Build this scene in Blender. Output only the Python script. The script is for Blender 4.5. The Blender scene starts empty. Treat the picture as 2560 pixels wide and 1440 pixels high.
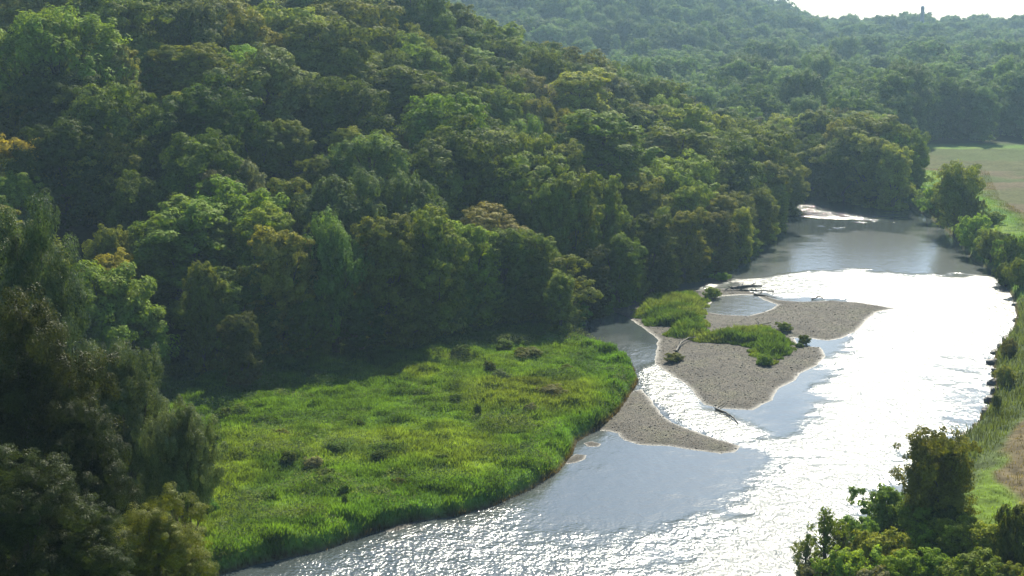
import bpy, math, random
import numpy as np
R = math.radians
rng = np.random.default_rng(7)
random.seed(7)
scene = bpy.context.scene
COL = scene.collection

# ------------------------------------------------------------------ camera
CAMH, PITCH, F = 40.0, R(9.9), 3900.0
cam_d = bpy.data.cameras.new('camera')
cam_d.sensor_width = 36.0
cam_d.lens = F / 2560 * 36
cam_d.clip_start, cam_d.clip_end = 0.5, 8000
cam = bpy.data.objects.new('camera', cam_d)
cam.location = (0, 0, CAMH)
cam.rotation_euler = (math.pi / 2 - PITCH, 0, 0)
COL.objects.link(cam)
scene.camera = cam

# ------------------------------------------------------------------ world, sun
SUN_AZ, SUN_EL = R(12.0), R(37.0)          # azimuth to the right of straight ahead (+Y)
w = bpy.data.worlds.new('World'); scene.world = w; w.use_nodes = True
wn = w.node_tree
sky = wn.nodes.new('ShaderNodeTexSky'); sky.sky_type = 'NISHITA'; sky.sun_disc = False
sky.sun_elevation = SUN_EL; sky.sun_rotation = SUN_AZ
sky.air_density = 1.0; sky.dust_density = 0.9; sky.ozone_density = 1.2; sky.altitude = 250
bg = wn.nodes['Background']; bg.inputs['Strength'].default_value = 0.078
wb = wn.nodes.new('ShaderNodeMix'); wb.data_type = 'RGBA'; wb.blend_type = 'MULTIPLY'; wb.inputs[0].default_value = 1
wb.inputs[7].default_value = (.86, 1.0, 1.17, 1)          # cool white balance of the photograph
wn.links.new(sky.outputs[0], wb.inputs[6]); wn.links.new(wb.outputs[2], bg.inputs['Color'])
sd = bpy.data.lights.new('sun', 'SUN'); sd.energy = 5.0; sd.angle = R(0.5); sd.color = (1.0, 0.93, 0.76)
sun = bpy.data.objects.new('sun', sd); COL.objects.link(sun)
sun.rotation_euler = (math.pi / 2 - SUN_EL, 0, math.pi - SUN_AZ)
sun.location = (60, 300, 200)
sun['kind'] = 'helper'
scene.view_settings.view_transform = 'Standard'; scene.view_settings.look = 'None'
scene.view_settings.exposure = 1.0; scene.view_settings.gamma = 1.0
scene.view_settings.use_curve_mapping = False
cy = scene.cycles
cy.max_bounces = 5; cy.diffuse_bounces = 2; cy.glossy_bounces = 2; cy.transmission_bounces = 2
cy.volume_bounces = 0; cy.transparent_max_bounces = 4
cy.use_adaptive_sampling = True; cy.adaptive_threshold = 0.012
cy.use_denoising = True; cy.denoiser = 'OPENIMAGEDENOISE'; cy.denoising_input_passes = 'RGB_ALBEDO_NORMAL'; cy.denoising_prefilter = 'ACCURATE'; cy.caustics_reflective = False; cy.caustics_refractive = False
cy.sample_clamp_indirect = 4.0

# ------------------------------------------------------------------ helpers
CP, SP = math.cos(PITCH), math.sin(PITCH)
def ray(px, py):
    u, v = (px - 1280) / F, (720 - py) / F
    return np.array([u, CP + v * SP, -SP + v * CP])
def at(px, py, z=0.0):
    d = ray(px, py); t = (z - CAMH) / d[2]
    return np.array([d[0] * t, d[1] * t])
def project(x, y, z):
    dz = z - CAMH
    f = y * CP - dz * SP; u = y * SP + dz * CP
    return 1280 + F * x / f, 720 - F * u / f
def W(pts, z=0.0):
    return np.array([at(px, py, z) for px, py in pts])
def smooth(a, b, x):
    t = np.clip((x - a) / (b - a), 0, 1); return t * t * (3 - 2 * t)
def inside(poly, x, y):
    res = np.zeros(x.shape, bool); n = len(poly); j = n - 1
    for i in range(n):
        xi, yi = poly[i]; xj, yj = poly[j]
        c = ((yi > y) != (yj > y)) & (x < (xj - xi) * (y - yi) / (yj - yi + 1e-12) + xi)
        res ^= c; j = i
    return res
def edge_dist(poly, x, y, closed=True):
    best = np.full(x.shape, 1e9); n = len(poly)
    for i in range(n if closed else n - 1):
        ax, ay = poly[i]; bx, by = poly[(i + 1) % n]
        dx, dy = bx - ax, by - ay; L = dx * dx + dy * dy + 1e-9
        t = np.clip(((x - ax) * dx + (y - ay) * dy) / L, 0, 1)
        best = np.minimum(best, (x - ax - t * dx) ** 2 + (y - ay - t * dy) ** 2)
    return np.sqrt(best)
def sdf(poly, x, y):                      # positive inside
    return np.where(inside(poly, x, y), 1, -1) * edge_dist(poly, x, y)
def vnoise(x, y, s, seed=0):
    x = x / s; y = y / s
    xi = np.floor(x).astype(np.int64); yi = np.floor(y).astype(np.int64)
    fx = x - xi; fy = y - yi; fx = fx * fx * (3 - 2 * fx); fy = fy * fy * (3 - 2 * fy)
    def h(a, b):
        n = (a * 374761393 + b * 668265263 + seed * 974634777) & 0x7fffffff
        n = ((n ^ (n >> 13)) * 1274126177) & 0x7fffffff
        return ((n ^ (n >> 16)) & 0xffff) / 65535.0
    return ((h(xi, yi) * (1 - fx) + h(xi + 1, yi) * fx) * (1 - fy)
            + (h(xi, yi + 1) * (1 - fx) + h(xi + 1, yi + 1) * fx) * fy)
def fbm(x, y, s, seed=0, o=3):
    r = 0; a = 1; t = 0
    for k in range(o):
        r = r + a * vnoise(x, y, s / 2 ** k, seed + k * 17); t += a; a *= .55
    return r / t

def mesh_np(name, verts, faces, n, mat=None, smooth_=False, attrs=None):
    """verts (V,3); faces (Fc,n) index array"""
    me = bpy.data.meshes.new(name)
    verts = np.asarray(verts, np.float32); faces = np.asarray(faces, np.int32)
    me.vertices.add(len(verts)); me.vertices.foreach_set('co', verts.ravel())
    me.loops.add(faces.size); me.loops.foreach_set('vertex_index', faces.ravel())
    me.polygons.add(len(faces))
    me.polygons.foreach_set('loop_start', np.arange(0, faces.size, n, dtype=np.int32))
    me.polygons.foreach_set('loop_total', np.full(len(faces), n, np.int32))
    if smooth_: me.polygons.foreach_set('use_smooth', np.ones(len(faces), bool))
    me.update(calc_edges=True)
    if mat: me.materials.append(mat)
    for k, (typ, dom, data) in (attrs or {}).items():
        a = me.attributes.new(k, typ, dom)
        a.data.foreach_set('color' if typ == 'FLOAT_COLOR' else 'value', np.asarray(data, np.float32).ravel())
    return me
def link(name, me, parent=None):
    o = bpy.data.objects.new(name, me); COL.objects.link(o)
    if parent: o.parent = parent
    return o
def empty(name, loc, rz=0.0, s=1.0):
    o = bpy.data.objects.new(name, None); COL.objects.link(o)
    o.location = loc; o.rotation_euler = (0, 0, rz)
    o.scale = (s, s, s) if np.isscalar(s) else s
    o.empty_display_size = .5
    return o
def tag(o, label=None, cat=None, group=None, kind=None):
    if label: o['label'] = label
    if cat: o['category'] = cat
    if group: o['group'] = group
    if kind: o['kind'] = kind

class NT:
    def __init__(s, name):
        s.m = bpy.data.materials.new(name); s.m.use_nodes = True; s.t = s.m.node_tree
        s.t.nodes.clear(); s.out = s.n('ShaderNodeOutputMaterial')
    def n(s, t, **kw):
        nd = s.t.nodes.new(t)
        for k, v in kw.items():
            if k in nd.inputs.keys(): nd.inputs[k].default_value = v
            else: setattr(nd, k, v)
        return nd
    def l(s, a, b): s.t.links.new(a, b)
    def ramp(s, fac, stops):
        r = s.n('ShaderNodeValToRGB'); e = r.color_ramp.elements
        while len(e) < len(stops): e.new(0.5)
        for i, (p, c) in enumerate(stops):
            e[i].position = p; e[i].color = (*c, 1) if len(c) == 3 else c
        s.l(fac, r.inputs[0]); return r.outputs[0]
    def noise(s, vec, scale, detail=3, rough=.55):
        nz = s.n('ShaderNodeTexNoise'); nz.inputs['Scale'].default_value = scale
        nz.inputs['Detail'].default_value = detail; nz.inputs['Roughness'].default_value = rough
        if vec is not None: s.l(vec, nz.inputs['Vector'])
        return nz
    def mul(s, a, b, blend='MULTIPLY', fac=1.0):
        m = s.n('ShaderNodeMix', data_type='RGBA', blend_type=blend); m.inputs[0].default_value = fac
        s.l(a, m.inputs[6])
        if isinstance(b, tuple): m.inputs[7].default_value = b
        else: s.l(b, m.inputs[7])
        return m.outputs[2]
    def math(s, op, a, b=0.0, c=None):
        m = s.n('ShaderNodeMath', operation=op)
        for i, v in enumerate((a, b) if c is None else (a, b, c)):
            if isinstance(v, (int, float)): m.inputs[i].default_value = v
            else: s.l(v, m.inputs[i])
        return m.outputs[0]

# ------------------------------------------------------------------ materials
def leaf_material(name, translucent=.36, rough=.6, spec=.02):
    M = NT(name)
    oi = M.n('ShaderNodeObjectInfo'); at_ = M.n('ShaderNodeAttribute', attribute_name='tone')
    geo = M.n('ShaderNodeNewGeometry')
    nz = M.noise(geo.outputs['Position'], .23, 2)
    br = M.math('MULTIPLY_ADD', at_.outputs['Fac'], .9, .6)
    br2 = M.math('MULTIPLY_ADD', oi.outputs['Random'], .75, .7)
    br = M.math('MULTIPLY', br, br2)
    hsv = M.n('ShaderNodeHueSaturation')
    h = M.math('MULTIPLY_ADD', nz.outputs['Fac'], -.05, .53)
    M.l(h, hsv.inputs['Hue']); M.l(br, hsv.inputs['Value'])
    M.l(oi.outputs['Color'], hsv.inputs['Color'])
    p = M.n('ShaderNodeBsdfPrincipled'); p.inputs['Roughness'].default_value = rough
    p.inputs['Specular IOR Level'].default_value = spec
    M.l(hsv.outputs[0], p.inputs['Base Color'])
    tr = M.n('ShaderNodeBsdfTranslucent')
    tc = M.mul(hsv.outputs[0], (1.35, 1.3, .5, 1))
    M.l(tc, tr.inputs[0])
    mx = M.n('ShaderNodeMixShader'); mx.inputs[0].default_value = translucent
    M.l(p.outputs[0], mx.inputs[1]); M.l(tr.outputs[0], mx.inputs[2]); M.l(mx.outputs[0], M.out.inputs[0])
    return M.m
M_LEAF = leaf_material('leaf')
M_LEAF_GLOSS = leaf_material('glossy_leaf', .33, .5, .06)
def simple(name, col, rough=.8, nscale=3, amt=.5):
    M = NT(name); g = M.n('ShaderNodeTexCoord'); nz = M.noise(g.outputs['Object'], nscale, 4)
    c = M.ramp(nz.outputs['Fac'], [(.3, tuple(v * (1 - amt) for v in col)), (.7, tuple(v * (1 + amt) for v in col))])
    p = M.n('ShaderNodeBsdfPrincipled'); p.inputs['Roughness'].default_value = rough
    M.l(c, p.inputs['Base Color'])
    b = M.n('ShaderNodeBump'); b.inputs['Strength'].default_value = .5; b.inputs['Distance'].default_value = .05
    M.l(nz.outputs['Fac'], b.inputs['Height']); M.l(b.outputs[0], p.inputs['Normal'])
    M.l(p.outputs[0], M.out.inputs[0]); return M.m
M_BARK = simple('bark', (.09, .075, .055), .9, 6)
M_BARK_PALE = simple('pale_bark', (.30, .28, .24), .85, 6)
M_DRIFT = simple('weathered_wood', (.082, .073, .056), .8, 5)
M_DRIFT_PALE = simple('bleached_wood', (.45, .42, .37), .8, 5)
M_ROCK = simple('dark_rock', (.10, .095, .085), .7, 2)
M_CONCRETE = simple('silo_concrete', (.28, .27, .27), .8, 1, .2)
M_WHITE = simple('white_paint', (.75, .76, .78), .6, 1, .1)
M_ROOFGREY = simple('grey_roof', (.35, .36, .38), .5, 1, .1)

def attr_material(name, nscale, rough=.9, translucent=0.0, bump=.0):
    M = NT(name); a = M.n('ShaderNodeAttribute', attribute_name='gcol')
    g = M.n('ShaderNodeNewGeometry'); nz = M.noise(g.outputs['Position'], nscale, 5, .65)
    v = M.ramp(nz.outputs['Fac'], [(.3, (.6, .6, .6)), (.7, (1.4, 1.4, 1.4))])
    c = M.mul(a.outputs['Color'], v)
    p = M.n('ShaderNodeBsdfPrincipled'); p.inputs['Roughness'].default_value = rough
    p.inputs['Specular IOR Level'].default_value = .04
    M.l(c, p.inputs['Base Color'])
    if bump:
        b = M.n('ShaderNodeBump'); b.inputs['Strength'].default_value = .8; b.inputs['Distance'].default_value = bump
        M.l(nz.outputs['Fac'], b.inputs['Height']); M.l(b.outputs[0], p.inputs['Normal'])
    if translucent:
        tr = M.n('ShaderNodeBsdfTranslucent'); M.l(M.mul(c, (1.4, 1.35, .45, 1)), tr.inputs[0])
        mx = M.n('ShaderNodeMixShader'); mx.inputs[0].default_value = translucent
        M.l(p.outputs[0], mx.inputs[1]); M.l(tr.outputs[0], mx.inputs[2]); M.l(mx.outputs[0], M.out.inputs[0])
    else: M.l(p.outputs[0], M.out.inputs[0])
    return M.m
M_GROUND = attr_material('soil_and_turf', 1.5, .95, 0, .15)
M_GRASS = attr_material('grass_blades', .35, .6, .5)

def gravel_material():
    M = NT('gravel')
    g = M.n('ShaderNodeNewGeometry')
    vo = M.n('ShaderNodeTexVoronoi'); vo.inputs['Scale'].default_value = 8.5; M.l(g.outputs['Position'], vo.inputs['Vector'])
    vo2 = M.n('ShaderNodeTexVoronoi'); vo2.inputs['Scale'].default_value = 2.3; M.l(g.outputs['Position'], vo2.inputs['Vector'])
    nz = M.noise(g.outputs['Position'], .25, 3)
    base = M.ramp(nz.outputs['Fac'], [(.3, (.040, .034, .024)), (.5, (.071, .062, .045)), (.66, (.068, .066, .037)), (.8, (.082, .073, .056))])
    sp = M.n('ShaderNodeSeparateColor'); M.l(vo.outputs['Color'], sp.inputs[0])
    st = M.ramp(sp.outputs[0], [(0, (.35, .34, .33)), (.5, (.9, .9, .9)), (1, (1.9, 1.9, 1.85))])
    sp2 = M.n('ShaderNodeSeparateColor'); M.l(vo2.outputs['Color'], sp2.inputs[0])
    st2 = M.ramp(sp2.outputs[1], [(0, (.75, .75, .75)), (1, (1.25, 1.2, 1.15))])
    c = M.mul(M.mul(base, st), st2)
    wet = M.n('ShaderNodeAttribute', attribute_name='wet')
    c = M.mul(c, M.ramp(wet.outputs['Fac'], [(0, (1, 1, 1)), (1, (.4, .38, .35))]))
    p = M.n('ShaderNodeBsdfPrincipled'); M.l(c, p.inputs['Base Color'])
    M.l(M.math('MULTIPLY_ADD', M.math('POWER', wet.outputs['Fac'], 3.0), -.4, .92), p.inputs['Roughness'])
    b = M.n('ShaderNodeBump'); b.inputs['Strength'].default_value = .8; b.inputs['Distance'].default_value = .08
    hh = M.math('MULTIPLY', vo.outputs['Distance'], -1.0)
    M.l(hh, b.inputs['Height']); M.l(b.outputs[0], p.inputs['Normal'])
    M.l(p.outputs[0], M.out.inputs[0]); return M.m
M_GRAVEL = gravel_material()
M_PEBBLE = simple('pebble', (.083, .074, .058), .8, .9, .55)

def water_material():
    M = NT('river_water')
    g = M.n('ShaderNodeNewGeometry')
    rip = M.n('ShaderNodeAttribute', attribute_name='ripple').outputs['Fac']
    mic = M.n('ShaderNodeAttribute', attribute_name='micro').outputs['Fac']
    mp = M.n('ShaderNodeMapping'); mp.inputs['Scale'].default_value = (1.0, .62, 1); M.l(g.outputs['Position'], mp.inputs[0])
    n1 = M.noise(mp.outputs[0], 3.1, 3, .6); n2 = M.noise(mp.outputs[0], .8, 2, .5)
    h = M.math('ADD', M.math('MULTIPLY', n1.outputs['Fac'], .55), n2.outputs['Fac'])
    b = M.n('ShaderNodeBump'); b.inputs['Distance'].default_value = 1.0
    M.l(M.math('MULTIPLY', h, M.math('MULTIPLY', rip, .2)), b.inputs['Height'])
    p = M.n('ShaderNodeBsdfPrincipled'); p.inputs['Base Color'].default_value = (.055, .068, .066, 1)
    p.inputs['IOR'].default_value = 1.4
    M.l(M.math('MULTIPLY_ADD', mic, .42, .05), p.inputs['Roughness'])
    M.l(b.outputs[0], p.inputs['Normal']); M.l(p.outputs[0], M.out.inputs[0]); return M.m
M_WATER = water_material()

# ------------------------------------------------------------------ plan of the place (waterlines etc. on the ground)
RIVER = W([(300,1640),(480,1460),(640,1412),(820,1375),(930,1335),(1040,1305),(1150,1290),(1240,1265),(1330,1225),(1400,1180),(1432,1140),
  (1445,1105),(1480,1085),(1520,1062),(1552,1030),(1580,985),(1600,950),(1580,918),(1530,893),(1455,860),(1405,842),(1378,822),(1400,795),
  (1445,775),(1520,752),(1580,722),(1680,687),(1780,660),(1835,640),(1880,605),(1930,580),(1955,545),(1985,510),(1975,488),(1900,476),(1800,470),
  (1800,462),(1994,466),(2060,474),(2130,492),(2240,508),(2290,525),(2330,548),(2375,585),(2405,622),(2432,652),(2480,678),(2505,705),(2528,740),
  (2540,790),(2530,830),(2500,865),(2482,895),(2480,940),(2486,970),(2474,1005),(2462,1040),(2435,1075),(2400,1110),(2330,1180),(2250,1260),
  (2150,1335),(2080,1400),(2030,1480),(2000,1640)])
CREEK = W([(200,1170),(330,1185),(395,1190),(428,1215),(436,1245),(415,1268),(380,1285),(300,1300),(200,1310)])
SPIT = W([(1580,978),(1605,972),(1622,995),(1640,1018),(1662,1045),(1705,1068),(1755,1085),(1800,1100),(1852,1115),(1835,1130),(1800,1134),
  (1740,1126),(1680,1116),(1600,1112),(1560,1100),(1545,1084),(1520,1078),(1480,1075),(1440,1060),(1500,1030),(1540,1000)])
ISLAND = W([(1520,775),(1535,765),(1580,752),(1630,740),(1680,732),(1730,727),(1780,722),(1850,722),(1905,738),(1945,750),(2005,755),(2080,752),
  (2155,757),(2238,771),(2190,780),(2165,800),(2145,825),(2105,845),(2070,852),(2020,845),(1982,844),(1992,858),(2015,866),(2050,868),(2062,890),
  (2045,912),(1995,935),(1990,950),(1945,970),(1930,1000),(1880,1025),(1805,1022),(1760,1012),(1735,980),(1715,960),(1675,935),(1640,910),
  (1640,880),(1647,850),(1630,835),(1600,815),(1565,790)])
POND = W([(1775,747),(1805,740),(1850,737),(1890,737),(1910,750),(1945,762),(1930,772),(1910,780),(1870,790),(1805,787),(1765,780),(1758,770),(1778,757)])
ISLETS = [W([(1462,1108),(1480,1104),(1502,1110),(1495,1116),(1472,1116)]), W([(1415,1150),(1440,1136),(1466,1138),(1462,1148),(1440,1156),(1415,1160)]),
          W([(1050,1303),(1100,1292),(1060,1298),(985,1315),(960,1330),(1000,1325)])]
PATCH_A = W([(1572,782),(1600,752),(1660,737),(1755,737),(1767,760),(1757,800),(1772,840),(1740,855),(1690,845),(1655,838),(1660,815),(1620,812)], .3)
PATCH_B = W([(1725,842),(1790,838),(1830,834),(1880,824),(1940,822),(1980,850),(1985,885),(1950,897),(1930,912),(1890,914),(1888,888),(1855,866),(1790,862),(1735,862)], .3)
HILL = [(-72,60),(-66,110),(-52,150)]+[tuple(at(*q,1.2)) for q in [(430,925),(600,900),(840,880),(970,868),(1085,850),(1175,822),(1262,812),(1345,805),(1420,798)]]+[(14,212),(25,238),(33,252),(44,284),(60,336),(54,385),(15,450),(-60,530),(-200,640),(-420,640),(-420,60)]
FIELD = W([(2275,374),(2560,369),(3300,369),(3300,720),(2720,690),(2590,600),(2520,540),(2465,505),(2440,430),(2290,425)], 1.3)

DRY = W([(2512,1085),(2600,1030),(2800,1200),(2700,1310),(2530,1310),(2500,1200)], 1.8)
RIGHT_SHORE = RIVER[38:]                     # the far end and the right-hand bank
def height(x, y, detail=True):
    x = np.asarray(x, float); y = np.asarray(y, float); sh = x.shape; x = x.ravel(); y = y.ravel()
    z = 1.15 + .5 * (fbm(x, y, 30, 3) - .5)
    if detail: z = z + .5 * (fbm(x, y, 6, 5, 2) - .5) + .55 * (fbm(x, y, 2.1, 6, 2) - .5) * smooth(95, 105, y)
    dh = sdf(HILL, x, y)
    hill = np.clip(dh - 7, 0, None) * .43
    hill = 56 * (1 - np.exp(-hill / 56 - (hill / 60) ** 3)) + (fbm(x, y, 28, 9) - .5) * 5 * smooth(8, 30, dh)
    z = z + np.where(dh > 7, hill, 0)
    # far valley side and ridge
    az = x / np.maximum(y, 1)
    pxa = 1280 + F * az / 1.0
    crest = 17 + 45 * smooth(2020, 1500, pxa) + 8 * smooth(2060, 1940, pxa) - 2 * smooth(2200, 2600, pxa)
    z = z + crest * smooth(620, 1120, y - 60 * np.sin(x / 140.0)) + (fbm(x, y, 90, 21) - .5) * 12 * smooth(650, 900, y)
    # river channel and its banks
    near = (y > 60) & (y < 430) & (x > -90) & (x < 150)
    dr = np.full(x.shape, -50.0)
    dr[near] = np.maximum(sdf(RIVER, x[near], y[near]), sdf(CREEK, x[near], y[near]))
    bankw = 1.0
    z = np.where(dr > -bankw, z * smooth(0, -bankw, dr) * 1.0 + (-.05) * smooth(-bankw, 0, dr), z)
    z = np.where(dr > 0, -.05 - np.minimum(dr * .35, 1.4), z)
    # levee on the right bank
    dlev = edge_dist(RIGHT_SHORE, x, y, False)
    z = z + np.where((dr < -1) & (x > 30) & (y < 420), 1.6 * smooth(1.5, 7, dlev) * (1 - .6 * smooth(10, 20, dlev)) * smooth(-2, -9, dh) * smooth(395, 330, y), 0)
    # the bluff the picture is taken from
    z = z + np.clip(96 - y, 0, None) * .375 * smooth(110, 70, y)
    return z.reshape(sh)
def hz(x, y): return float(height(np.array([x]), np.array([y]))[0])

def ground_colour(x, y):
    x = x.ravel(); y = y.ravel()
    n = fbm(x, y, 14, 31, 3); n2 = fbm(x, y, 4, 37, 2)
    g1 = np.array([.095, .175, .030]); g2 = np.array([.150, .215, .040]); g3 = np.array([.060, .115, .030])
    c = g1 + (g2 - g1) * smooth(.42, .68, n)[:, None]
    c = c + (g3 - c) * smooth(.55, .75, n2)[:, None] * .8
    px, py = project(x, y, np.full(x.shape, 1.2))
    dr = edge_dist(RIVER, x, y)
    near_edge = smooth(7, 1.5, dr)[:, None] * (x < 45)[:, None]
    c = c + (np.array([.09, .20, .028]) - c) * near_edge * .6
    # yellow strip across the meadow
    yel = (smooth(60, 20, np.abs(py - 985 - (px - 1300) * .02)) * smooth(1050, 1250, px) * smooth(1560, 1450, px))[:, None]
    c = c + (np.array([.19, .19, .04]) - c) * yel * .4
    # right bank: mown strip, dry strip, field
    lev = (x > 20) & (px > 2100)
    dl = edge_dist(RIGHT_SHORE, x, y, False)
    dry = np.array([.125, .102, .058]); mown = np.array([.11, .17, .025]); rough = np.array([.075, .10, .035])
    cr = rough + (mown - rough) * smooth(4, 6, dl)[:, None]
    cr = cr + (dry - cr) * smooth(9.0, 10.5, dl + 1.5 * (n2 - .5))[:, None]
    cr = rough + (mown - rough) * smooth(5, 7.5, dl + 2.5 * (n2 - .5))[:, None]
    cr = cr * (.65 + .7 * fbm(x, y, 1.5, 61, 2))[:, None]
    kd = smooth(-.6, .6, sdf(DRY, x, y) + 3 * (n2 - .5))[:, None]
    cr = cr + (dry * (.6 + .8 * fbm(x, y, 1.2, 63, 2))[:, None] - cr) * kd
    c = np.where(lev[:, None] & (y < 215)[:, None], cr, c)
    fi = .999 * smooth(-3, 3, sdf(FIELD, x, y) + 5 * (n - .5))
    fc = np.array([.13, .12, .06]) + (np.array([.175, .125, .09]) - np.array([.13, .12, .06])) * smooth(.45, .55, fbm(x, y * 2.2, 50, 51))[:, None]
    fc = fc + (np.array([.10, .12, .045]) - fc) * smooth(.5, .65, fbm(x, y * 2.5, 45, 57))[:, None] * .9
    fc = fc * (.75 + .5 * fbm(x, y * 2, 5, 59, 3))[:, None]
    c = c + (fc * np.array([.62, .72, .55]) - c) * fi[:, None]
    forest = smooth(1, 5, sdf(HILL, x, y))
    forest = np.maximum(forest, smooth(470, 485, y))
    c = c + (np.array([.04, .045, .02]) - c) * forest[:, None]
    # mud where the bank drops to the water
    c = c + (np.array([.085, .065, .045]) - c) * smooth(.6, .15, dr)[:, None]
    ck = edge_dist(CREEK, x, y)
    c = c + (np.array([.30, .25, .2]) - c) * smooth(1.0, .4, ck)[:, None]
    return np.concatenate([c, np.ones((len(c), 1))], 1)

# ------------------------------------------------------------------ ground sheet
def build_ground():
    ys = [-60.0, -30, 0, 15, 30, 45]
    y = 55.0
    while y < 1500: ys.append(y); y *= 1.0042 if y < 420 else 1.012
    ys += [1700, 2000, 2400, 3000]
    ys = np.array(ys)
    th = np.concatenate([np.linspace(-1.25, -.42, 26)[:-1], np.linspace(-.42, .42, 620), np.linspace(.42, 1.25, 26)[1:]])
    Y, T = np.meshgrid(ys, th, indexing='ij')
    X = np.tan(T) * np.maximum(Y, 40)
    Z = height(X, Y)
    nr, nc = X.shape
    idx = np.arange(nr * nc).reshape(nr, nc)
    fc = np.stack([idx[:-1, :-1], idx[:-1, 1:], idx[1:, 1:], idx[1:, :-1]], -1).reshape(-1, 4)
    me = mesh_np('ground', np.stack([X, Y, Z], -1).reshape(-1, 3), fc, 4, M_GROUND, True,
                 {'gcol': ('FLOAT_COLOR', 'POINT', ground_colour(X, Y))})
    o = link('ground', me); tag(o, kind='structure')
build_ground()

# ------------------------------------------------------------------ water
def zone(pts, x, y, soft=2.5):
    return smooth(-soft, soft, sdf(W(pts), x, y))
def build_water():
    xs = np.arange(-75, 125, .6); ys = np.arange(80, 430, .6)
    X, Y = np.meshgrid(xs, ys); x = X.ravel(); y = Y.ravel()
    n = fbm(x, y, 9, 71, 3); n3 = fbm(x, y, 2.6, 73, 3)
    rip = np.full(x.shape, .35) + .25 * (n - .5); mic = np.full(x.shape, .28)
    def setz(pts, r, m, soft=2.5, wob=4):
        nonlocal rip, mic
        k = smooth(-soft, soft, sdf(W(pts), x, y) + wob * (1.4 * (n - .5) + 1.6 * (n3 - .5)))
        rip = rip + (r - rip) * k; mic = mic + (m - mic) * k
    # calm upper reach, mirror dark banks and pale sky
    setz([(1800,440),(2300,440),(2600,600),(2600,690),(2450,672),(2120,672),(1900,690),(1650,700),(1500,780),(1400,830),(1300,800),(1700,600)], .11, .07, 4, 6)
    setz([(1900,650),(2010,585),(2330,572),(2400,650),(2480,700),(1850,700)], .22, .26, 3, 6)
    # sparkle riffle at the far end
    setz([(1900,474),(2060,480),(2130,510),(2250,545),(2150,562),(2000,520),(1900,500)], 1.7, .12, 3.0, 12)
    # white rippled reach beside and below the island
    setz([(1880,700),(2110,680),(2440,690),(2600,720),(2600,860),(2470,980),(2400,1040),(2350,1130),(2200,1250),(1900,1600),(1500,1600),(1750,1330),
          (1880,1200),(1940,1130),(2050,1000),(2100,900),(2200,780),(2050,740),(1900,730)], 1.7, .62, 2.0, 5)
    # fast channel between spit and island
    setz([(1590,920),(1640,905),(1720,965),(1760,1020),(1830,1040),(1960,1100),(1960,1130),(1860,1112),(1700,1060),(1620,990)], 1.6, .5, .8, .6)
    setz([(1650,700),(1760,690),(1820,700),(1800,716),(1690,728)], 1.2, .4, 1.0, 2)
    setz([(1860,695),(1960,690),(2100,700),(2000,745),(1930,738)], 1.3, .4, 1.0, 2)
    # calm blue wedges
    setz([(1890,1040),(1960,990),(2030,985),(2010,1040),(1990,1085),(1950,1085)], .3, .22, 2.0, 4)
    setz([(1480,1080),(1560,1105),(1850,1135),(1930,1150),(1800,1240),(1600,1290),(1400,1260),(1380,1200)], .17, .25, 5, 7)
    setz([(2380,900),(2500,880),(2500,1080),(2380,1110),(2330,1060)], .75, .32, 4, 8)
    # side pool by the dark bank, breeze patch
    setz([(1380,830),(1440,780),(1530,770),(1640,850),(1640,880),(1500,880),(1440,850)], .12, .08, 1.5, 2)
    setz([(1490,845),(1560,835),(1640,870),(1630,900),(1540,885)], .45, .25, 2, 2)
    # sparkling lower left reach
    setz([(560,1450),(820,1385),(1050,1310),(1250,1270),(1300,1300),(1300,1600),(400,1650)], 1.1, .22, 3, 3)
    setz([(1150,1330),(1500,1350),(1750,1320),(1650,1600),(1200,1600)], 1.0, .3, 3, 5)
    nr, nc = X.shape
    idx = np.arange(nr * nc).reshape(nr, nc)
    fc = np.stack([idx[:-1, :-1], idx[:-1, 1:], idx[1:, 1:], idx[1:, :-1]], -1).reshape(-1, 4)
    near = (np.maximum(sdf(RIVER, x, y), sdf(CREEK, x, y)) > -4)
    keep = near[fc].all(1)
    used = np.unique(fc[keep]); rm = np.full(x.shape, -1); rm[used] = np.arange(len(used))
    P = np.stack([x, y, np.zeros_like(x)], -1)[used]
    me = mesh_np('river', P, rm[fc[keep]], 4, M_WATER, True,
                 {'ripple': ('FLOAT', 'POINT', np.clip(rip, 0, 2)[used]), 'micro': ('FLOAT', 'POINT', np.clip(mic, 0, 1)[used])})
    o = link('river_water', me); tag(o, kind='structure')
build_water()

# ------------------------------------------------------------------ gravel bars
def bar(name, poly, hmax, holes=(), step=.22, slope=.10):
    x0, y0 = poly.min(0) - 1.5; x1, y1 = poly.max(0) + 1.5
    X, Y = np.meshgrid(np.arange(x0, x1, step), np.arange(y0, y1, step)); x = X.ravel(); y = Y.ravel()
    wob = .35 * (fbm(x, y, 1.8, 91, 3) - .5)
    d = sdf(poly, x, y) + wob
    for h in holes: d = np.minimum(d, -(sdf(h, x, y)) + wob * .4)
    z = np.where(d > 0, hmax * (1 - np.exp(-d * slope / hmax)), d * .25) + .0
    z = z + .07 * (fbm(x, y, 2.4, 93, 3) - .5) * smooth(.3, 2, d) + .015
    idx = np.arange(len(x)).reshape(X.shape)
    fc = np.stack([idx[:-1, :-1], idx[:-1, 1:], idx[1:, 1:], idx[1:, :-1]], -1).reshape(-1, 4)
    keep = (d > -1.2)[fc].all(1)
    used = np.unique(fc[keep]); rm = np.full(x.shape, -1); rm[used] = np.arange(len(used))
    me = mesh_np(name, np.stack([x, y, z], -1)[used], rm[fc[keep]], 4, M_GRAVEL, True,
                 {'wet': ('FLOAT', 'POINT', smooth(.15, .0, z)[used])})
    o = link(name, me); tag(o, kind='structure')
    return (x, y, z, d)
B_ISL = bar('gravel_island', ISLAND, .65, [POND])
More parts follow.
